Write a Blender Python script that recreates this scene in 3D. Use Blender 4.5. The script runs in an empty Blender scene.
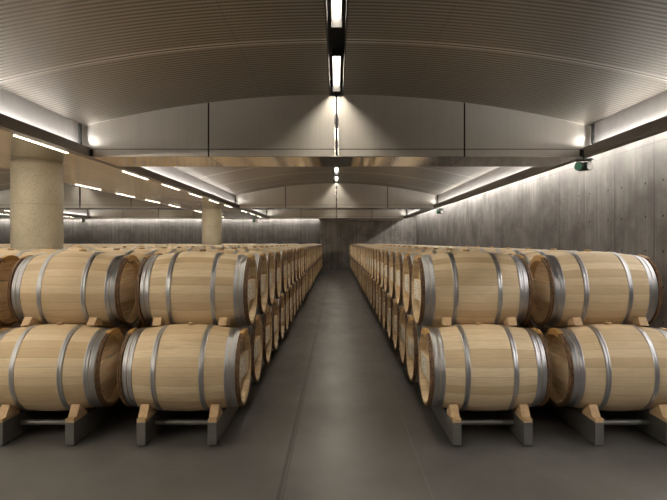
import bpy, bmesh, math, random
from mathutils import Vector
random.seed(7)
R = math.radians
PI = math.pi
scene = bpy.context.scene
COL = scene.collection

# ------------------------------------------------------------------ camera, world, exposure
H = 1.51                      # eye height
F_PX = 540.0
cam_d = bpy.data.cameras.new('camera')
cam_d.sensor_width = 36.0
cam_d.lens = F_PX / 667.0 * 36.0
cam_d.shift_x = -3.0 / 667.0
cam_d.shift_y = -8.0 / 667.0
cam_d.clip_start = 0.05
cam = bpy.data.objects.new('camera', cam_d)
cam.location = (0, 0, H)
cam.rotation_euler = (R(90), 0, 0)
COL.objects.link(cam)
scene.camera = cam

world = bpy.data.worlds.new('world')
scene.world = world
world.use_nodes = True
world.node_tree.nodes['Background'].inputs[0].default_value = (0.9, 0.85, 0.8, 1)
world.node_tree.nodes['Background'].inputs[1].default_value = 0.0

scene.view_settings.view_transform = 'Standard'
scene.view_settings.look = 'None'
scene.view_settings.gamma = 1.0
scene.view_settings.use_curve_mapping = False
scene.view_settings.exposure = 0.36
scene.cycles.use_denoising = True
scene.cycles.max_bounces = 8
scene.cycles.diffuse_bounces = 5
scene.cycles.glossy_bounces = 4
scene.cycles.sample_clamp_indirect = 4.0
scene.cycles.sample_clamp_direct = 10.0
scene.cycles.use_light_tree = True

E_CENTRE = 38.0      # linear lamps in the vault slots
E_SOFFIT = 350.0      # linear lamps let into the flat soffits
E_COVE = 90.0        # strips washing the vault edge panels
E_WALL = 76.0        # strips washing the concrete walls
WARM = (1.0, 0.90, 0.74, 1)
COOL = (1.0, 0.96, 0.90, 1)

# ------------------------------------------------------------------ node helpers
class NT:
    def __init__(s, name):
        s.m = bpy.data.materials.new(name); s.m.use_nodes = True
        s.t = s.m.node_tree; s.n = s.t.nodes; s.l = s.t.links
        s.b = s.n['Principled BSDF']
    def put(s, sock, v):
        if isinstance(v, bpy.types.NodeSocket): s.l.new(v, sock)
        elif isinstance(v, (tuple, list)) and len(v) == 3 and sock.type == 'RGBA': sock.default_value = (*v, 1)
        else: sock.default_value = v
    def math(s, op, a, b=0.0, c=None, clamp=False):
        n = s.n.new('ShaderNodeMath'); n.operation = op; n.use_clamp = clamp
        s.put(n.inputs[0], a); s.put(n.inputs[1], b)
        if c is not None: s.put(n.inputs[2], c)
        return n.outputs[0]
    def xyz(s, v):
        n = s.n.new('ShaderNodeSeparateXYZ'); s.l.new(v, n.inputs[0]); return n.outputs
    def comb(s, x, y, z):
        n = s.n.new('ShaderNodeCombineXYZ')
        for i, v in enumerate((x, y, z)): s.put(n.inputs[i], v)
        return n.outputs[0]
    def obj(s): return s.n.new('ShaderNodeTexCoord').outputs['Object']
    def pos(s): return s.n.new('ShaderNodeNewGeometry').outputs['Position']
    def rnd(s): return s.n.new('ShaderNodeObjectInfo').outputs['Random']
    def noise(s, v, scale, detail=3, rough=0.55):
        n = s.n.new('ShaderNodeTexNoise'); s.l.new(v, n.inputs['Vector'])
        n.inputs['Scale'].default_value = scale; n.inputs['Detail'].default_value = detail
        n.inputs['Roughness'].default_value = rough
        return n.outputs['Fac']
    def white(s, v):
        n = s.n.new('ShaderNodeTexWhiteNoise'); n.noise_dimensions = '3D'; s.l.new(v, n.inputs['Vector']); return n.outputs['Value']
    def mix(s, f, a, b):
        n = s.n.new('ShaderNodeMix'); n.data_type = 'RGBA'
        s.put(n.inputs[0], f); s.put(n.inputs[6], a); s.put(n.inputs[7], b); return n.outputs[2]
    def rng(s, v, a, b, c, d):
        n = s.n.new('ShaderNodeMapRange'); s.put(n.inputs[0], v)
        for i, q in enumerate((a, b, c, d)): n.inputs[i + 1].default_value = q
        return n.outputs[0]
    def scale(s, v, sc):
        n = s.n.new('ShaderNodeVectorMath'); n.operation = 'MULTIPLY'; s.l.new(v, n.inputs[0]); n.inputs[1].default_value = sc; return n.outputs[0]
    def near(s, v, at, w):          # 1 within w of the value
        return s.math('LESS_THAN', s.math('ABSOLUTE', s.math('SUBTRACT', v, at)), w)
    def rep(s, v, start, pitch, w): # 1 on lines repeated every pitch
        f = s.math('WRAP', s.math('SUBTRACT', v, start), pitch / 2, -pitch / 2)
        return s.math('LESS_THAN', s.math('ABSOLUTE', f), w)
    def bump(s, h, strength=0.2, dist=0.01):
        n = s.n.new('ShaderNodeBump'); n.inputs['Strength'].default_value = strength; n.inputs['Distance'].default_value = dist
        s.l.new(h, n.inputs['Height']); s.l.new(n.outputs[0], s.b.inputs['Normal'])
    def fin(s, col, rough, metal=0.0, spec=None, aniso=None):
        s.put(s.b.inputs['Base Color'], col); s.put(s.b.inputs['Roughness'], rough); s.put(s.b.inputs['Metallic'], metal)
        if spec is not None: s.b.inputs['Specular IOR Level'].default_value = spec
        if aniso is not None: s.b.inputs['Anisotropic'].default_value = aniso
        return s.m

def mat_staves():
    k = NT('oak_staves'); o = k.xyz(k.obj()); r = k.rnd()
    ang = k.math('ARCTAN2', k.math('SUBTRACT', o[2], 0.34), o[1])
    st = k.math('FLOOR', k.math('MULTIPLY', ang, 30 / (2 * PI)))
    fr = k.math('FRACT', k.math('MULTIPLY', ang, 30 / (2 * PI)))
    w = k.white(k.comb(st, k.math('MULTIPLY', r, 91.0), 3.0))
    g = k.noise(k.comb(k.math('MULTIPLY', o[0], 2.5), k.math('MULTIPLY', ang, 16.0), k.math('MULTIPLY', r, 50.0)), 3.0, 5, 0.65)
    big = k.noise(k.comb(o[0], ang, k.math('MULTIPLY', r, 37.0)), 2.2, 2)
    c = k.mix(w, (0.58, 0.43, 0.255), (0.86, 0.71, 0.485))
    c = k.mix(k.rng(g, 0.40, 0.70, 0.0, 0.42), c, (0.44, 0.29, 0.155))
    c = k.mix(k.rng(big, 0.62, 0.8, 0.0, 0.35), c, (0.36, 0.22, 0.11))
    c = k.mix(k.math('MULTIPLY', r, 0.3), c, (0.62, 0.45, 0.26))
    line = k.math('GREATER_THAN', fr, 0.955)
    c = k.mix(k.math('MULTIPLY', line, 0.35), c, (0.20, 0.12, 0.06))
    return k.fin(c, 0.55, 0, 0.35)

def mat_wood(name, a, b, rough=0.6, ax=0):
    k = NT(name); v = k.obj(); r = k.rnd()
    s = [14.0, 14.0, 14.0]; s[ax] = 1.6
    n = k.noise(k.scale(v, tuple(s)), 2.2, 4, 0.6)
    n2 = k.noise(v, 3.0, 2)
    c = k.mix(k.rng(n, 0.3, 0.7, 0, 1), a, b)
    c = k.mix(k.math('MULTIPLY', n2, k.math('MULTIPLY', r, 0.5)), c, tuple(q * 0.6 for q in b))
    return k.fin(c, rough, 0, 0.3)

def mat_head():
    k = NT('oak_head_boards'); o = k.xyz(k.obj()); r = k.rnd()
    pl = k.math('FLOOR', k.math('DIVIDE', o[2], 0.085))
    w = k.white(k.comb(pl, k.math('MULTIPLY', r, 77.0), 1.0))
    g = k.noise(k.comb(k.math('MULTIPLY', o[2], 30.0), k.math('MULTIPLY', o[1], 3.0), k.math('MULTIPLY', r, 9.0)), 2.0, 4)
    c = k.mix(w, (0.66, 0.53, 0.355), (0.82, 0.69, 0.50))
    c = k.mix(k.rng(g, 0.4, 0.7, 0, 0.5), c, (0.36, 0.22, 0.11))
    c = k.mix(k.math('MULTIPLY', k.rep(o[2], 0.0, 0.085, 0.002), 0.5), c, (0.14, 0.08, 0.04))
    return k.fin(c, 0.6, 0, 0.3)

def mat_label():
    k = NT('printed_pale_plate'); o = k.xyz(k.obj())
    rows = k.math('FRACT', k.math('DIVIDE', o[2], 0.026))
    cell = k.white(k.comb(k.math('FLOOR', k.math('DIVIDE', o[1], 0.011)), k.math('FLOOR', k.math('DIVIDE', o[2], 0.026)), 2.0))
    ink = k.math('MULTIPLY', k.math('GREATER_THAN', rows, 0.45), k.math('GREATER_THAN', cell, 0.6))
    c = k.mix(k.math('MULTIPLY', ink, 0.6), (0.86, 0.80, 0.69), (0.12, 0.08, 0.05))
    return k.fin(c, 0.6)

def mat_hoop():
    k = NT('galvanised_hoop'); v = k.obj(); r = k.rnd()
    n = k.noise(k.scale(v, (1, 5, 5)), 2.0, 3)
    c = k.mix(n, (0.48, 0.48, 0.50), (0.70, 0.70, 0.72))
    return k.fin(c, k.rng(n, 0.3, 0.7, 0.31, 0.39), 1.0)

def mat_bark():
    k = NT('chestnut_bark_hoop'); v = k.obj()
    n = k.noise(k.scale(v, (30, 12, 12)), 3.0, 5, 0.7)
    c = k.mix(k.rng(n, 0.35, 0.7, 0, 1), (0.05, 0.026, 0.014), (0.30, 0.165, 0.08))
    k.bump(n, 0.5, 0.004)
    return k.fin(c, 0.55)

def mat_wicker():
    k = NT('wicker_binding'); o = k.xyz(k.obj())
    ln = k.rep(o[1], 0.0, 0.010, 0.0014)
    c = k.mix(ln, (0.60, 0.37, 0.13), (0.22, 0.10, 0.03))
    return k.fin(c, 0.5)

def mat_steel(name, base, lo, hi, seams=None, streak='z', aniso=0.0, metal=1.0):
    """brushed sheet steel; seams: list of ('x'|'y'|'z', at, half width) in world coordinates"""
    k = NT(name); p = k.pos(); o = k.xyz(p)
    ax = {'x': (0.4, 9, 9), 'y': (9, 0.4, 9), 'z': (14, 14, 0.25)}[streak]
    n = k.noise(k.scale(p, ax), 1.6, 4, 0.6)
    cloud = k.noise(p, 0.55, 2)
    c = k.mix(k.rng(n, 0.3, 0.7, 0, 1), tuple(q * 0.96 for q in base), tuple(min(1, q * 1.03) for q in base))
    c = k.mix(k.rng(cloud, 0.3, 0.7, 0, 0.25), c, tuple(q * 0.75 for q in base))
    for s in seams or ():
        if s[0].endswith('r'): m = k.rep(o['xyz'.index(s[0][0])], s[1], s[2], s[3])
        else: m = k.near(o['xyz'.index(s[0])], s[1], s[2])
        c = k.mix(m, c, (0.02, 0.018, 0.016))
    k.fin(c, k.rng(n, 0.25, 0.75, lo, hi), metal, None, aniso)
    return k.m

def mat_vault():
    k = NT('perforated_metal_vault'); o = k.xyz(k.pos())
    row = k.math('FRACT', k.math('DIVIDE', o[1], 0.065))
    rid = k.math('FLOOR', k.math('DIVIDE', o[1], 0.065))
    xs = k.math('FRACT', k.math('ADD', k.math('DIVIDE', o[0], 0.022), k.math('MULTIPLY', rid, 0.5)))
    slot = k.math('MULTIPLY', k.math('LESS_THAN', row, 0.45), k.math('LESS_THAN', xs, 0.82))
    n = k.noise(k.pos(), 0.8, 2)
    c = k.mix(n, (0.245, 0.225, 0.197), (0.33, 0.305, 0.27))
    # solid margins beside the transverse joints, no slots there
    q = k.math('ABSOLUTE', k.math('WRAP', k.math('SUBTRACT', o[1], 5.36), 2.01 / 2, -2.01 / 2))
    solid = k.math('LESS_THAN', q, 0.07)
    slot = k.math('MULTIPLY', slot, k.math('SUBTRACT', 1.0, solid))
    c = k.mix(k.math('MULTIPLY', slot, 0.92), c, (0.045, 0.038, 0.032))
    c = k.mix(k.math('LESS_THAN', k.math('ABSOLUTE', k.math('SUBTRACT', q, 0.028)), 0.013), c, (0.62, 0.59, 0.55))
    c = k.mix(k.math('LESS_THAN', q, 0.014), c, (0.02, 0.02, 0.02))
    ax = k.math('ABSOLUTE', k.math('WRAP', o[0], 8.74 / 2, -8.74 / 2))
    c = k.mix(k.math('MULTIPLY', k.near(ax, 0.98, 0.005), 0.35), c, (0.04, 0.035, 0.03))
    return k.fin(c, 0.45, 0.75)

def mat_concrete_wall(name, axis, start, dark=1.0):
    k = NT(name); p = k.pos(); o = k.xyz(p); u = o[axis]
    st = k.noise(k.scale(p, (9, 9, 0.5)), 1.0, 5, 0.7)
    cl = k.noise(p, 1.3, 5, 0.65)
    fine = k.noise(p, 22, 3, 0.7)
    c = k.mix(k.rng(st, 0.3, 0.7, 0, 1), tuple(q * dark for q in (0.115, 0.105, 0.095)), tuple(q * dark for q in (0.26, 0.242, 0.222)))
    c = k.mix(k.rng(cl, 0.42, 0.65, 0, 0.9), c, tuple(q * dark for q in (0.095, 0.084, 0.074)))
    c = k.mix(k.rng(fine, 0.55, 0.75, 0, 0.35), c, (0.09, 0.08, 0.07))
    pid = k.math('FLOOR', k.math('DIVIDE', k.math('SUBTRACT', u, start), 1.035))
    c = k.mix(k.math('MULTIPLY', k.white(k.comb(pid, 3.0, 1.0)), 0.22), c, (0.08, 0.075, 0.07))
    c = k.mix(k.math('MULTIPLY', k.rep(u, start, 1.035, 0.010), 0.85), c, (0.03, 0.027, 0.025))
    c = k.mix(k.math('MULTIPLY', k.near(o[2], 2.855, 0.006), 0.8), c, (0.03, 0.027, 0.025))
    f = k.math('ABSOLUTE', k.math('WRAP', k.math('SUBTRACT', u, start), 1.035 / 2, -1.035 / 2))
    du = k.math('SUBTRACT', f, 0.205)
    dz = k.math('WRAP', k.math('SUBTRACT', o[2], 1.385), 0.472 / 2, -0.472 / 2)
    d = k.math('ADD', k.math('MULTIPLY', du, du), k.math('MULTIPLY', dz, dz))
    hole = k.math('MULTIPLY', k.math('LESS_THAN', d, 0.00033), k.math('LESS_THAN', o[2], 2.7))
    c = k.mix(hole, c, (0.008, 0.007, 0.006))
    k.bump(k.math('ADD', cl, k.math('MULTIPLY', fine, 0.4)), 0.25, 0.01)
    return k.fin(c, k.rng(cl, 0.3, 0.7, 0.45, 0.7), 0, 0.4)

def mat_floor():
    k = NT('polished_dark_concrete'); p = k.pos(); o = k.xyz(p)
    a = k.noise(p, 0.9, 5, 0.65); b = k.noise(k.scale(p, (1.0, 0.4, 1)), 3.5, 5, 0.7); f = k.noise(p, 45, 3, 0.7)
    c = k.mix(k.rng(a, 0.3, 0.7, 0, 1), (0.060, 0.0575, 0.055), (0.140, 0.134, 0.127))
    c = k.mix(k.rng(b, 0.35, 0.85, 0, 0.4), c, (0.175, 0.167, 0.158))
    c = k.mix(k.rng(f, 0.55, 0.8, 0, 0.3), c, (0.05, 0.045, 0.04))
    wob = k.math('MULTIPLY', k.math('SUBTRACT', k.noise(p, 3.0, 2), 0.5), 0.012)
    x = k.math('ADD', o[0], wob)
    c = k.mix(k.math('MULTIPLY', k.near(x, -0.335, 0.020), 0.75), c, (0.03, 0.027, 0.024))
    c = k.mix(k.math('MULTIPLY', k.near(x, -0.327, 0.003), 0.6), c, (0.17, 0.16, 0.15))
    c = k.mix(k.math('MULTIPLY', k.near(x, 0.567, 0.004), 0.6), c, (0.18, 0.17, 0.16))
    c = k.mix(k.math('MULTIPLY', k.near(o[1], 8.7, 0.02), 0.5), c, (0.17, 0.16, 0.15))
    c = k.mix(k.math('MULTIPLY', k.near(o[1], 21.0, 0.04), 0.5), c, (0.17, 0.16, 0.15))
    k.bump(f, 0.03, 0.002)
    return k.fin(c, k.rng(b, 0.3, 0.7, 0.30, 0.44), 0, 0.42)

def mat_plain(name, col, rough=0.5, metal=0.0, var=0.12):
    k = NT(name); n = k.noise(k.obj(), 9, 3)
    c = k.mix(n, tuple(q * (1 - var) for q in col), tuple(q * (1 + var) for q in col))
    return k.fin(c, rough, metal)

def mat_emit(name, col, s):
    k = NT(name)
    k.put(k.b.inputs['Base Color'], (0.8, 0.8, 0.8))
    k.b.inputs['Emission Color'].default_value = col; k.b.inputs['Emission Strength'].default_value = s
    return k.m

def mat_pillar():
    k = NT('sandy_concrete'); p = k.pos(); o = k.xyz(p)
    a = k.noise(p, 1.6, 4); f = k.noise(p, 55, 4, 0.8)
    c = k.mix(k.rng(a, 0.3, 0.7, 0, 1), (0.34, 0.305, 0.225), (0.44, 0.395, 0.30))
    c = k.mix(k.rng(f, 0.5, 0.68, 0, 0.7), c, (0.15, 0.125, 0.085))
    c = k.mix(k.math('MULTIPLY', k.rep(o[2], 2.05, 0.62, 0.006), 0.3), c, (0.15, 0.12, 0.09))
    k.bump(f, 0.3, 0.006)
    return k.fin(c, 0.65, 0, 0.35)

M = dict(
    stave=mat_staves(), head=mat_head(), bar=mat_wood('oak_crossbar', (0.86, 0.74, 0.56), (0.72, 0.56, 0.37), ax=1),
    plate=mat_label(), hoop=mat_hoop(), bark=mat_bark(), wicker=mat_wicker(),
    block=mat_wood('pine_block', (0.68, 0.49, 0.29), (0.50, 0.33, 0.18), ax=1),
    rack=mat_plain('grey_steel_rack', (0.20, 0.195, 0.185), 0.42, 0.6),
    bung=mat_wood('bung_wood', (0.6, 0.42, 0.24), (0.42, 0.27, 0.14)),
    fascia=mat_steel('brushed_steel_fascia', (0.70, 0.67, 0.62), 0.32, 0.42,
                     [('xr', 1.74, 8.74, 0.011), ('xr', -1.74, 8.74, 0.011), ('z', H + 1.262, 0.005)], 'z', 0.0, 0.82),
    soffit=mat_steel('brushed_steel_soffit', (0.60, 0.55, 0.48), 0.10, 0.24, [('yr', 7.3, 3.69, 0.008), ('xr', -4.37, 8.74, 0.006)], 'y', 0.3),
    under=mat_steel('mirror_steel_underside', (0.66, 0.60, 0.52), 0.05, 0.14, [('xr', 1.74, 8.74, 0.01), ('xr', -1.74, 8.74, 0.01)], 'x'),
    chan=mat_plain('painted_channel', (0.21, 0.19, 0.175), 0.5, 0.3),
    panel=mat_plain('pale_edge_panel', (0.72, 0.70, 0.69), 0.45, 0.1),
    vault=mat_vault(), black=mat_plain('matt_black', (0.012, 0.012, 0.012), 0.6),
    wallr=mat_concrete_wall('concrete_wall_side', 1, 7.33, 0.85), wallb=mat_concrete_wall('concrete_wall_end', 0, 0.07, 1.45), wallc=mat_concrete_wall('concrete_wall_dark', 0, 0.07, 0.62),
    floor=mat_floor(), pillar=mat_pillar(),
    e_centre=mat_emit('lamp_centre', WARM, E_CENTRE), e_soffit=mat_emit('lamp_soffit', WARM, E_SOFFIT),
    e_cove=mat_emit('strip_cove', COOL, E_COVE), e_wall=mat_emit('strip_wall', COOL, E_WALL),
    white=mat_plain('white_enamel', (0.8, 0.78, 0.74), 0.35), green=mat_plain('green_enamel', (0.06, 0.30, 0.19), 0.35),
    dark=mat_plain('dark_green_grey', (0.035, 0.05, 0.045), 0.4),
    glint=mat_plain('lamp_glint_metal', (0.8, 0.78, 0.75), 0.12, 1.0, 0.03),  # bright metal standing in for lamp highlights on the beam fascia
)

# ------------------------------------------------------------------ mesh helpers
def link(name, bm, mats, parent=None, smooth=False):
    me = bpy.data.meshes.new(name)
    bmesh.ops.recalc_face_normals(bm, faces=bm.faces)
    bm.to_mesh(me); bm.free()
    for m in (mats if isinstance(mats, (list, tuple)) else [mats]): me.materials.append(m)
    if smooth:
        me.polygons.foreach_set('use_smooth', [True] * len(me.polygons))
        try: me.set_sharp_from_angle(angle=R(35))
        except Exception: pass
    o = bpy.data.objects.new(name, me); COL.objects.link(o)
    if parent is not None: o.parent = parent
    return o
def nb(): return bmesh.new()
def box(bm, x0, x1, y0, y1, z0, z1, bev=0.0):
    b = bmesh.new() if bev else bm
    v = [b.verts.new((x, y, z)) for z in (z0, z1) for y in (y0, y1) for x in (x0, x1)]
    for f in ((0, 1, 3, 2), (4, 6, 7, 5), (0, 4, 5, 1), (2, 3, 7, 6), (0, 2, 6, 4), (1, 5, 7, 3)):
        b.faces.new([v[i] for i in f])
    if bev:
        bmesh.ops.recalc_face_normals(b, faces=b.faces)
        bmesh.ops.bevel(b, geom=list(b.edges), offset=bev, segments=2, affect='EDGES', profile=0.6)
        me = bpy.data.meshes.new('tmp'); b.to_mesh(me); b.free(); bm.from_mesh(me); bpy.data.meshes.remove(me)
    return bm
def prism(bm, prof, x0, x1):        # closed (y, z) outline extruded along x
    a = [bm.verts.new((x0, y, z)) for y, z in prof]; b = [bm.verts.new((x1, y, z)) for y, z in prof]
    bm.faces.new(a); bm.faces.new(b[::-1]); n = len(prof)
    for i in range(n): bm.faces.new((a[i], a[(i + 1) % n], b[(i + 1) % n], b[i]))
    return bm
def lathe_x(bm, prof, seg, cz, closed=False, a0=0.0, a1=2 * PI, mat=0):   # (x, r) outline turned round the x axis at height cz
    full = abs(a1 - a0 - 2 * PI) < 1e-6
    n = seg if full else seg + 1
    rings = []
    for x, r in prof:
        if r < 1e-6: rings.append([bm.verts.new((x, 0, cz))] * n); continue
        rings.append([bm.verts.new((x, r * math.cos(a0 + (a1 - a0) * i / seg), cz + r * math.sin(a0 + (a1 - a0) * i / seg))) for i in range(n)])
    m = len(prof)
    for j in range(m if closed else m - 1):
        A, B = rings[j], rings[(j + 1) % m]
        for i in range(seg):
            q = [A[i], A[(i + 1) % n], B[(i + 1) % n], B[i]]
            u = []
            for v in q:
                if v not in u: u.append(v)
            if len(u) > 2:
                f = bm.faces.new(u); f.material_index = mat
    if closed and not full:
        bm.faces.new([r[0] for r in rings]); bm.faces.new([r[-1] for r in rings][::-1])
    return bm
def cyl(bm, p, axis, r, l, seg=20):
    ax = 'xyz'.index(axis); o = [(ax + 1) % 3, (ax + 2) % 3]; rings = []
    for t in (0, l):
        ring = []
        for i in range(seg):
            c = list(p); c[ax] += t; c[o[0]] += r * math.cos(2 * PI * i / seg); c[o[1]] += r * math.sin(2 * PI * i / seg)
            ring.append(bm.verts.new(c))
        rings.append(ring)
    bm.faces.new(rings[0]); bm.faces.new(rings[1][::-1])
    for i in range(seg): bm.faces.new((rings[0][i], rings[0][(i + 1) % seg], rings[1][(i + 1) % seg], rings[1][i]))
    return bm
def struct(name, bm, m, parent=None, smooth=False):
    o = link(name, bm, m, parent, smooth)
    if parent is None: o['kind'] = 'structure'
    return o
def tag(o, label, cat, group=None, kind=None):
    if label: o['label'] = label
    if cat: o['category'] = cat
    if group: o['group'] = group
    if kind: o['kind'] = kind
    return o
def empty(name, loc, rz=0.0):
    o = bpy.data.objects.new(name, None); o.empty_display_size = 0.1
    o.location = loc; o.rotation_euler = (0, 0, rz); COL.objects.link(o); return o
CH = {}
def children(o): return CH.setdefault(o.name, list(o.children))
def copy_tree(o, parent=None):
    c = o.copy(); COL.objects.link(c); c.parent = parent
    for ch in children(o): copy_tree(ch, c)
    return c

# ------------------------------------------------------------------ the building
Y0, YW = -3.9, 29.3           # near end wall, far end wall
XR, XL = 4.31, -21.9          # side walls
ZS = H + 1.16                 # underside of beams and soffits
BAYS = [0.0, -8.74, -17.48]
BEAMS = [(-3.72, -2.75), (7.34, 8.31), (18.40, 19.37), (26.5, 27.4)]
SEGS = [(-2.75, 7.34), (8.31, 18.40), (19.37, 26.5)]
ZR = H + 2.35

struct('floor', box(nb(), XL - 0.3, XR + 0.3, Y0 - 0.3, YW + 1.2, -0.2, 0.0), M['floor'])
struct('wall_right', box(nb(), XR, XR + 0.3, Y0, YW + 0.9, 0, ZR), M['wallr'])
struct('wall_left', box(nb(), XL - 0.3, XL, Y0, YW + 0.9, 0, ZR), M['wallr'])
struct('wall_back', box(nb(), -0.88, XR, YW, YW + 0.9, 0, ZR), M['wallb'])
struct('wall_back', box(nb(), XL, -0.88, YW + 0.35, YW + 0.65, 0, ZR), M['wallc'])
struct('wall_front', box(nb(), XL, XR, Y0 - 0.3, Y0, 0, ZR), M['wallb'])
struct('ceiling', box(nb(), XL - 0.3, XR + 0.3, Y0 - 0.3, YW + 1.2, ZR, ZR + 0.2), M['chan'])
struct('ceiling', box(nb(), -0.9, 3.45, 27.4, YW, ZS, ZS + 0.06), M['fascia'])

RA = 14.1
def vz(x): return H + 2.0 - (RA - math.sqrt(RA * RA - x * x))
for cx in BAYS:
    for (ya, yb) in SEGS:
        bm = nb()
        for sgn in (-1, 1):
            xs = [0.085 + (3.43 - 0.085) * i / 24 for i in range(25)]
            lo = [[bm.verts.new((cx + sgn * x, y, vz(x))) for y in (ya, yb)] for x in xs]
            hi = [[bm.verts.new((cx + sgn * x, y, vz(x) + 0.04)) for y in (ya, yb)] for x in xs]
            for i in range(24):
                bm.faces.new((lo[i][0], lo[i + 1][0], lo[i + 1][1], lo[i][1]))
                bm.faces.new((hi[i][0], hi[i][1], hi[i + 1][1], hi[i + 1][0]))
                for e in (0, 1): bm.faces.new((lo[i][e], hi[i][e], hi[i + 1][e], lo[i + 1][e]))
            for i in (0, 24): bm.faces.new((lo[i][0], lo[i][1], hi[i][1], hi[i][0]))
        struct('ceiling', bm, M['vault'], smooth=True)
        bm = nb()      # dark slot over the crown
        box(bm, cx - 0.10, cx - 0.085, ya, yb, H + 1.99, H + 2.2); box(bm, cx + 0.085, cx + 0.10, ya, yb, H + 1.99, H + 2.2)
        box(bm, cx - 0.10, cx + 0.10, ya, yb, H + 2.2, H + 2.22)
        struct('trim_1', bm, M['black'])

# transverse beams
for cx in BAYS:
    for (ya, yb) in BEAMS:
        bm = box(nb(), cx - 3.35, cx + 3.35, ya, yb, ZS + 0.004, ZR)
        o = struct('trim_2', bm, M['fascia'])
        for sgn in (-1, 1):
            a, b = sorted((cx + sgn * 3.35, cx + sgn * 3.458))
            struct('shoulder', box(nb(), a, b, ya, yb, H + 1.29, ZR - 0.01), M['fascia'], o)
        struct('underside', box(nb(), cx - 3.35, cx + 3.35, ya + 0.002, yb - 0.002, ZS, ZS + 0.004), M['under'], o)
        for q in (-0.022, 0.022):
            struct('glint_strip', box(nb(), cx + q - 0.008, cx + q + 0.008, ya - 0.012, ya, ZS + 0.01, H + 1.995), M['glint'], o)  # thin bright strips added to imitate the lamp's twin light streak
        struct('joint', box(nb(), cx - 0.014, cx + 0.014, ya - 0.006, ya, ZS + 0.01, H + 1.995), M['black'], o)
        struct('added_glare_plate', box(nb(), cx - 0.085, cx + 0.085, ya - 0.016, ya - 0.0125, H + 1.985, H + 2.2), M['black'], o)  # black plate added to hide lamp glare where the slot meets the beam
        for sgn in (-1, 1):
            struct('post', box(nb(), cx + sgn * 3.42 - 0.012, cx + sgn * 3.42 + 0.012, ya - 0.16, ya - 0.11, H + 1.20, vz(3.42)), M['black'], o)
            struct('end_cap', box(nb(), cx + sgn * 3.335 - 0.03, cx + sgn * 3.335 + 0.03, ya - 0.02, ya, ZS + 0.005, H + 1.25), M['black'], o)

# channels, washed edge panels and their strips
for bi, cx in enumerate(BAYS):
    for sgn in (-1, 1):
        def X(v): return cx + sgn * v
        def bx(bm, a, b, *r): a, b = sorted((X(a), X(b))); return box(bm, a, b, *r)
        bm = nb()
        bx(bm, 3.35, 3.362, Y0, 27.4, ZS, H + 1.285)
        bx(bm, 3.362, 3.46, Y0, 27.4, ZS, ZS + 0.012)
        o = struct('trim_3', bm, M['chan'])
        for (ya, yb) in SEGS:
            struct('edge_panel', bx(nb(), 3.46, 3.472, ya + 0.002, yb - 0.002, ZS + 0.012, vz(3.43) + 0.05), M['panel'], o)
            struct('light_strip', bx(nb(), 3.41, 3.43, ya + 0.05, yb - 0.20, H + 1.262, H + 1.282), M['e_cove'], o)
            struct('added_strip_cover', bx(nb(), 3.40, 3.422, ya + 0.05, yb - 0.20, H + 1.2825, H + 1.286), M['chan'], o)  # unseen cover, added to keep strip light off the vault
        if bi == 0 and sgn == 1 or bi == 2 and sgn == -1:
            for (ya, yb) in [(-3.7, 7.3), (7.4, 18.4), (18.5, 29.0)]:
                struct('wall_light_strip', bx(nb(), 4.02, 4.05, ya, yb, H + 1.52, H + 1.55), M['e_wall'], o)
            struct('ceiling', bx(nb(), 3.472, 4.30, -3.7, 29.0, H + 1.55, H + 1.58), M['chan'])
# flat soffits between the bays
for a, b in ((-5.28, -3.46), (-14.02, -12.20)):
    struct('ceiling', box(nb(), a, b, Y0, 27.4, ZS, ZS + 0.05), M['soffit'])
# far left wall wash
o = struct('trim_4', box(nb(), XL, -0.9, 28.02, 29.64, H + 1.35, H + 1.5), M['chan'])
struct('wall_light_strip', box(nb(), XL + 0.2, -1.0, 29.44, 29.47, H + 1.32, H + 1.35), M['e_wall'], o)
for cx in (-4.37, -13.11):
    struct('trim_5', box(nb(), cx - 1.02, cx + 1.02, 27.4, 28.0, ZS, ZS + 0.05), M['soffit'])

# ------------------------------------------------------------------ pillars
ords = ['first', 'second', 'third', 'fourth', 'fifth', 'sixth', 'seventh', 'eighth', 'ninth', 'tenth', 'eleventh', 'twelfth',
        'thirteenth', 'fourteenth', 'fifteenth', 'sixteenth', 'seventeenth', 'eighteenth', 'nineteenth', 'twentieth']
tens = ['twenty', 'thirty']
def ordn(n):
    if n < 20: return ords[n]
    n += 1
    if n % 10 == 0: return {20: 'twentieth', 30: 'thirtieth'}[n]
    return tens[n // 10 - 2] + '-' + ords[n % 10 - 1]
def pillar(x, y, label):
    bm = nb(); r = 0.34; pr = [(0, r), (ZS - 0.03, r), (ZS - 0.02, r - 0.012), (ZS, r - 0.012)]
    rings = [[bm.verts.new((x + q * math.cos(2 * PI * i / 64), y + q * math.sin(2 * PI * i / 64), z)) for i in range(64)] for z, q in pr]
    for a, b in zip(rings, rings[1:]):
        for i in range(64): bm.faces.new((a[i], a[(i + 1) % 64], b[(i + 1) % 64], b[i]))
    bm.faces.new(rings[0][::-1]); bm.faces.new(rings[-1])
    tag(link('concrete_pillar', bm, M['pillar'], smooth=True), label, 'pillar', 'round concrete pillars under the soffit')
PILLARS = [(-4.37, 7.89), (-4.37, 18.95), (-13.11, 18.95), (-13.11, 7.89)]
pillar(*PILLARS[0], 'thick round sandy concrete pillar, the nearest, standing among the barrels on the left')
pillar(*PILLARS[1], 'round sandy concrete pillar farther back, right of the nearest pillar')

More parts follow.
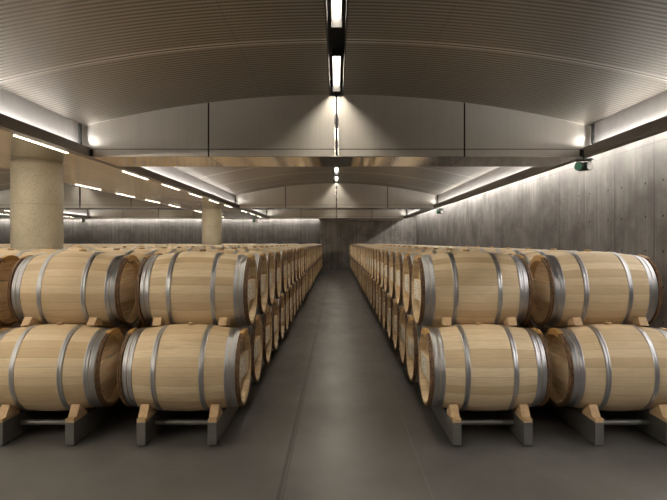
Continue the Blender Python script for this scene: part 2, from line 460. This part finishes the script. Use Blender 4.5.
# ------------------------------------------------------------------ lamps
def lamp(x, y, z, w, l, em, name, label, group, housing):
    r = empty(name, (x, y, z))
    if housing:
        bm = box(nb(), -w / 2 - 0.012, w / 2 + 0.012, -0.02, l + 0.02, 0.003, 0.05)
        box(bm, -w / 2 - 0.012, w / 2 + 0.012, -0.02, -0.005, -0.03, 0.003); box(bm, -w / 2 - 0.012, w / 2 + 0.012, l + 0.005, l + 0.02, -0.088, 0.003)
        link('housing', bm, M['black'], r)
    else:
        link('frame', box(nb(), -w / 2 - 0.006, w / 2 + 0.006, -0.006, l + 0.006, -0.004, 0.0), M['chan'], r)
    link('diffuser', box(nb(), -w / 2, w / 2, 0, l, -0.007, -0.0042 if not housing else 0.003), em, r)
    tag(r, label, 'ceiling light', group)
def in_view(x, y0, y1, z):
    for t in range(9):
        y = y0 + (y1 - y0) * t / 8
        if y > 0.3 and abs(x * F_PX / y) < 330 and (z - H) * F_PX / y < 240: return True
    return False
sides = ['aisle vault slot', 'second vault slot from the right', 'farthest left vault slot']
for bi, cx in enumerate(BAYS):
    ys = [-2.2, -0.1, 1.95, 4.0, 6.14, 8.86, 10.96, 13.06, 15.1, 17.2, 19.9, 22.0, 24.1]
    vis = 0
    for i, y in enumerate(ys):
        z = H + 2.09
        v = in_view(cx, y, y + 1.1, z); vis += v
        lamp(cx, y - 0.14, z, 0.075, 1.17, M['e_centre'], 'slot_light',
             ('white linear lamp in the %s, %s from the front' % (sides[bi], ordn(vis - 1))) if v else 'white lamp outside the view, %s, %s from near end' % (sides[bi], ordn(i)), 'linear lamps in the vault slots', True)
ys = [-2.36, -0.36, 1.64, 3.64, 5.72, 8.7, 10.7, 12.7, 14.7, 16.75, 19.76, 21.76, 23.8]
for ri, x in enumerate((-3.50, -5.24, -12.24, -13.98)):
    w_ = ['right edge of the first soffit', 'left edge of the first soffit', 'right edge of the second soffit', 'left edge of the second soffit'][ri]
    vis = 0
    for i, y in enumerate(ys):
        v = in_view(x, y + 0.14, y + 1.31, ZS); vis += v
        lamp(x, y + 0.14, ZS, 0.015, 1.17, M['e_soffit'], 'soffit_light',
             ('slim white lamp along the %s, %s from the front' % (w_, ordn(vis - 1))) if v else 'slim lamp outside the view, %s, %s from near end' % (w_, ordn(i)), 'slim lamps along the soffit edges', False)

# small uplights at the beam ends, washing the fascia corners
for bi, cx in enumerate(BAYS):
    for k, (ya, yb) in enumerate(BEAMS[1:]):
        for sgn in (-1, 1):
            r = empty('corner_uplight', (cx + sgn * 3.375, ya - 0.09, H + 1.185))
            bm = nb(); cyl(bm, (0, 0, -0.028), 'z', 0.014, 0.10, 12); link('lamp_body', bm, M['black'], r)
            ld = bpy.data.lights.new('lamp_beam', 'SPOT'); ld.energy = 13.0; ld.color = COOL[:3]; ld.shadow_soft_size = 0.012
            ld.spot_size = R(78); ld.spot_blend = 0.15
            lo = bpy.data.objects.new('lamp_beam', ld); COL.objects.link(lo); lo.parent = r
            lo.location = (-sgn * 0.0, 0, 0.092)
            lo.rotation_euler = Vector((-sgn * 0.62, 0.36, 0.74)).to_track_quat('-Z', 'Y').to_euler()
            tag(r, 'small uplight at the %s end of the %s beam, %s' % ('left' if sgn < 0 else 'right', ords[k], ['aisle vault', 'second vault', 'farthest left vault'][bi]),
                'uplight', 'small uplights at the beam ends')

# ------------------------------------------------------------------ emergency lights
def emergency(x, y, rz, label):
    r = empty('emergency_light', (x, y, ZS), rz)
    bm = nb(); box(bm, -0.012, 0.012, -0.012, 0.012, -0.07, 0.0); box(bm, -0.10, 0.10, -0.02, 0.02, -0.075, -0.06)
    link('bracket', bm, M['dark'], r)
    for s, c in ((-1, 'green'), (1, 'white')):
        bm = nb(); cyl(bm, (0.0, 0, 0), 'y', 0.060, 0.09, 24)
        d = link('lamp_drum', bm, M['dark'], r, True); d.location = (s * 0.070, -0.045, -0.145); d.rotation_euler = (0, 0, R(38 * s))
        bm = nb(); cyl(bm, (0, -0.006, 0), 'y', 0.052, 0.006, 24)
        link('lens', bm, M[c], d)
        bm = nb(); prism(bm, [(-0.05, 0.0), (0.04, 0.035), (0.04, 0.04), (-0.055, 0.006)], -0.05, 0.05)
        q = link('shade', bm, M['dark'], r); q.location = (s * 0.062, -0.02, -0.072)
    tag(r, label, 'emergency light', 'twin emergency lights under the beams')
emergency(3.32, 7.26, R(-15), 'twin round emergency lamp under the right end of the nearest beam')
emergency(3.50, 18.3, R(-15), 'twin round emergency lamp under the right end of the second beam')
emergency(-3.98, 26.3, 0, 'twin emergency lamp at the far wall, right of the farther pillar')
emergency(-12.3, 26.3, 0, 'twin emergency lamp at the far wall, just right of the nearest pillar')

# ------------------------------------------------------------------ barrels
LH, RB, RE = 0.455, 0.34, 0.285      # half length, bilge and end radius
def rad(x): return RB - (RB - RE) * (abs(x) / LH) ** 1.9
def hoop_bm(x0, x1, seg=48):
    t = 0.0042
    n = 8
    xs = [x0 + (x1 - x0) * i / n for i in range(n + 1)]
    prof = [(x, rad(x) + t + (0.0, 0.0012, 0.0016, 0.0006, 0.0, 0.0006, 0.0016, 0.0012, 0.0)[i]) for i, x in enumerate(xs)] + [(xs[-1], rad(xs[-1]) - 0.001), (xs[0], rad(xs[0]) - 0.001)]
    return lathe_x(nb(), prof, seg, RB, True)
def make_barrel(aisle):
    r = empty('oak_barrel', (0, 0, 0))
    xs = [-LH + 2 * LH * i / 22 for i in range(23)]
    prof = [(-0.392, 0.0), (-0.392, RE - 0.028)] + [(-LH + 0.004, RE - 0.016)] + [(x, rad(x)) for x in xs] + [(LH - 0.004, RE - 0.016), (0.392, RE - 0.028), (0.392, 0.0)]
    link('body', lathe_x(nb(), prof, 60, RB), M['stave'], r, True)
    for s in (-1, 1):
        bm = nb(); cyl(bm, (0.0, 0, 0), 'x', RE - 0.027, 0.010, 48)
        hd = link('head', bm, M['head'], r); hd.location = (0.387 if s > 0 else -0.397, 0, RB)
        bm = nb(); w = 0.245
        if s > 0: box(bm, 0.011, 0.053, -w, w, -0.085, 0.085, 0.004)
        else: box(bm, -0.043, -0.001, -w, w, -0.085, 0.085, 0.004)
        link('crossbar', bm, M['bar'], hd)
        if aisle and s > 0:
            link('printed_plate', box(nb(), 0.0532, 0.0552, -0.19, 0.06, -0.074, 0.078), M['plate'], hd)
        for a, b in ((0.343, 0.379), (0.3835, 0.421), (0.160, 0.198)):
            x0, x1 = sorted((s * a, s * b))
            link('hoop', hoop_bm(x0, x1), M['hoop'], r, True)
        # half-round chestnut hoop against the chime, bound with wicker on top
        for k, xc in enumerate((0.432, 0.448)):
            rr = rad(xc) + 0.004
            pr = [(s * xc + 0.0088 * math.cos(t * PI / 4), rr + 0.013 * math.sin(t * PI / 4)) for t in range(0, 5)]
            pr += [(s * xc - 0.0088, rr - 0.008), (s * xc + 0.0088, rr - 0.008)]
            link('wooden_hoop', lathe_x(nb(), pr, 48, RB, True), M['bark'], r, True)
        x0, x1 = sorted((s * 0.4225, s * 0.4585)); rr = rad(0.44)
        a_ = R(90)
        link('wicker_binding', lathe_x(nb(), [(x0, rr - 0.015), (x0, rr + 0.016), ((x0 + x1) / 2, rr + 0.021), (x1, rr + 0.016), (x1, rr - 0.03)], 14, RB, True, a_ - R(20), a_ + R(20)), M['wicker'], r, True)
    bm = nb(); cyl(bm, (0.02, 0, 2 * RB - 0.004), 'z', 0.028, 0.020, 16)
    link('bung', bm, M['bung'], r, True)
    return r
def lite_mesh(bm, ox, oy, oz, seg, flip, aisle, hoops=True):
    st = len(bm.verts)
    prof = [(-0.41, 0.0), (-0.41, 0.262), (-LH, 0.272), (-LH, 0.297), (-0.425, 0.300), (-0.42, rad(.42) + .004), (-0.345, rad(.345) + .004), (-0.344, rad(.344)),
            (-0.20, rad(.2)), (-0.2, rad(.2) + .004), (-0.16, rad(.16) + .004), (-0.16, rad(.16))]
    mt = [1, 0, 2, 2, 2, 3, 0, 0, 3, 3, 3]
    prof2 = prof + [(0.0, RB)] + [(-x, r) for x, r in prof[::-1]]
    mt2 = mt + [0, 0] + mt[::-1]
    rings = []
    for x, r in prof2:
        if r < 1e-6: rings.append([bm.verts.new((ox + x, oy, oz + RB))] * seg)
        else: rings.append([bm.verts.new((ox + x, oy + r * math.cos(2 * PI * i / seg), oz + RB + r * math.sin(2 * PI * i / seg))) for i in range(seg)])
    for j in range(len(prof2) - 1):
        for i in range(seg):
            u = []
            for v in (rings[j][i], rings[j][(i + 1) % seg], rings[j + 1][(i + 1) % seg], rings[j + 1][i]):
                if v not in u: u.append(v)
            if len(u) > 2:
                f = bm.faces.new(u); f.material_index = mt2[j]; f.smooth = True
    for s in (-1, 1):
        n0 = len(bm.faces); bm.faces.ensure_lookup_table()
        a, b = sorted((ox + s * 0.411, ox + s * 0.425)); box(bm, a, b, oy - 0.24, oy + 0.24, oz + RB - 0.075, oz + RB + 0.075)
        bm.faces.ensure_lookup_table()
        for f in bm.faces[n0:]: f.material_index = 4
        if aisle and s > 0:
            n0 = len(bm.faces); box(bm, ox + 0.425, ox + 0.427, oy - 0.175, oy + 0.075, oz + RB - 0.062, oz + RB + 0.072); bm.faces.ensure_lookup_table()
            for f in bm.faces[n0:]: f.material_index = 5
LM = [M['stave'], M['head'], M['bark'], M['hoop'], M['bar'], M['plate']]
def lite(aisle):
    bm = nb(); lite_mesh(bm, 0, 0, 0, 32, False, aisle); o = link('oak_barrel', bm, LM); return o

PY, YL, PX, XC = 0.725, 4.33, 1.05, 1.175
XS = {'L': 1.178, 'R': 1.150}
ZL = H - 1.0 - RB                     # bilge bottom of the lower tier
ZU = H - 0.42 - RB                    # bilge bottom of the upper tier
NR = 33
colnames = {('L', 0): 'in the column left of the aisle', ('L', 1): 'in the second column left of the aisle', ('L', 2): 'in the third column left of the aisle',
            ('L', 3): 'in the fourth column left of the aisle', ('L', 4): 'in the fifth column left of the aisle',
            ('R', 0): 'in the column right of the aisle', ('R', 1): 'in the column beside the right wall'}
protos = {True: make_barrel(True), False: make_barrel(False)}
lites = {True: lite(True), False: lite(False)}
used = set()
def blocked(x, y):
    return any(abs(x - px) < 0.46 + 0.36 and abs(y - py) < 0.34 + 0.36 for px, py in PILLARS)
def put_barrel(side, c, tier, n):
    sg = -1 if side == 'L' else 1
    x = sg * (XS[side] + PX * c); y = YL + PY * (n + (0.5 if tier else 0))
    if blocked(x, y): return False
    aisle = c == 0
    near = n < (12 if c == 0 else 7)
    key = ('full' if near else 'lite', aisle)
    src = (protos if near else lites)[aisle]
    if key in used: o = copy_tree(src) if near else src.copy()
    else: o = src; used.add(key)
    if o is not src and not near: COL.objects.link(o)
    j = random.Random(n * 31 + c * 7 + tier * 3 + (side == 'L'))
    o.location = (x + j.uniform(-.008, .008), y, ZU if tier else ZL)
    o.rotation_euler = (0, 0, 0 if side == 'L' else PI)
    tag(o, '%s-tier pale oak barrel %s, %s from the front' % ('upper' if tier else 'lower', colnames[(side, c)], ordn(n)), 'barrel',
        '%s tier of oak barrels %s' % ('upper' if tier else 'lower', colnames[(side, c)]))
    return True
# collect children lists before copying
for p in protos.values():
    children(p)
    for q in children(p): children(q)
count = 0; placed = set()
plan = []
for side in 'LR':
    for n in range(NR):
        plan += [(side, 0, 0, n), (side, 0, 1, n), (side, 1, 1, n)]
    plan += [(side, 1, 0, 0), (side, 1, 0, 1)]
plan += [('L', 2, 0, 0)] + [('L', 2, 1, n) for n in range(NR)] + [('L', 3, 1, n) for n in range(3, NR)] + [('L', 4, 1, n) for n in range(5, NR)]
for it in plan:
    if count >= 300: break
    if put_barrel(*it): count += 1
    placed.add(it)
# the rest, beyond counting: one object
bm = nb()
for side, cols in (('L', range(1, 17)), ('R', range(1, 2))):
    for c in cols:
        sg = -1 if side == 'L' else 1
        for tier in (0, 1):
            for n in range(NR):
                if (side, c, tier, n) in placed: continue
                if tier == 0 and c > 4: continue
                x = sg * (XS[side] + PX * c); y = YL + PY * (n + (0.5 if tier else 0))
                if blocked(x, y): continue
                if c >= 5 and abs(x) > y * 0.75 + 1.5: continue
                lite_mesh(bm, x, y, ZU if tier else ZL, 14 if tier else 10, False, False)
tag(link('oak_barrel_mass', bm, LM), 'mass of further pale oak barrels filling the hall far to the left', 'barrels', None, 'stuff')

# ------------------------------------------------------------------ racks under the lower tier
NB = 5
XB = 0.262
def block_prof(u0):      # (y, z) of the wedge behind u0; barrel axis at y = 0
    return [(-0.305, 0.212), (-0.15, 0.212), (-0.228, 0.273), (-0.253, 0.290)]
def make_rack():
    r = empty('barrel_rack', (0, 0, 0))
    y0, y1 = -0.355, NB * PY - 0.365
    for s in (-1, 1):
        b = link('beam', box(nb(), s * XB - 0.033, s * XB + 0.033, y0, y1, 0.012, 0.180, 0.004), M['rack'], r)
        for y in (y0 + 0.03, y1 - 0.09):
            link('foot', box(nb(), s * XB - 0.026, s * XB + 0.026, y, y + 0.06, 0.0, 0.012), M['black'], b)
    for k in range(NB):
        bm = nb(); cyl(bm, (-XB + 0.03, k * PY - 0.12, 0.105), 'x', 0.021, 2 * XB - 0.06, 16)
        link('crossbar', bm, M['rack'], r, True)
        for s in (-1, 1):
            for d in (-1, 1):
                yc = k * PY
                j = random.uniform(-0.006, 0.006)
                pl = [(d * -a + yc, z) for a, z in [(y0 + 0.003, 0.180), (-0.135, 0.180), (-0.135, 0.208), (y0 + 0.003, 0.208)]]
                link('wooden_pad', prism(nb(), pl, s * XB - 0.031, s * XB + 0.031), M['block'], r)
                pr = [(d * -a + yc, z - 0.004) for a, z in block_prof(0)]
                pr = [(y - d * -0.006, z) for y, z in pr]
                link('wedge', prism(nb(), pr, s * XB - 0.034 + j, s * XB + 0.030 + j), M['block'], r)
    return r
rk = make_rack(); children(rk)
for q in children(rk): children(q)
first = True
for side in 'LR':
    for c in (0, 1, 2, 3, 4) if side == 'L' else (0, 1):
        for k in range(7 if c < 2 else 2):
            if c == 3 and k == 1: continue
            if k * NB >= NR: continue
            o = rk if first else copy_tree(rk); first = False
            sg = -1 if side == 'L' else 1
            o.location = (sg * (XS[side] + PX * c), YL + k * NB * PY, 0)
            nm = colnames[(side, c)].replace('in the', 'under the')
            tag(o, 'grey steel rack %s, %s from the front' % (nm, ordn(k)), 'rack', 'steel racks under the barrels')

# loose wedges between the tiers of the front rows
first = None
for side in 'LR':
    for c in (0, 1):
        for n in (0, 1):
            for s in (-1, 1):
                sg = -1 if side == 'L' else 1
                if first is None:
                    bm = nb()
                    prism(bm, [(0.0, 0.0), (0.075, -0.007), (0.14, -0.026), (0.14, 0.014), (0.10, 0.046), (0.05, 0.066)], -0.036, 0.036)
                    o = first = link('wooden_wedge', bm, M['block'])
                else:
                    o = first.copy(); COL.objects.link(o)
                o.location = (sg * (XS[side] + PX * c) + s * 0.262, YL + n * PY - 0.02, ZL + RB + rad(0.226) + 0.008)
                o.rotation_euler = (0, 0, R(random.uniform(-4, 4))); o.scale = (0.9, 1, 0.9)
                tag(o, 'small wooden wedge atop the %s lower barrel %s, %s end' % (ords[n], ('left of aisle', 'left of aisle, outer column', 'right of aisle', 'beside right wall')[(side == 'R') * 2 + c], 'left' if s < 0 else 'right'),
                    'wedge', 'wooden wedges between the barrel tiers')
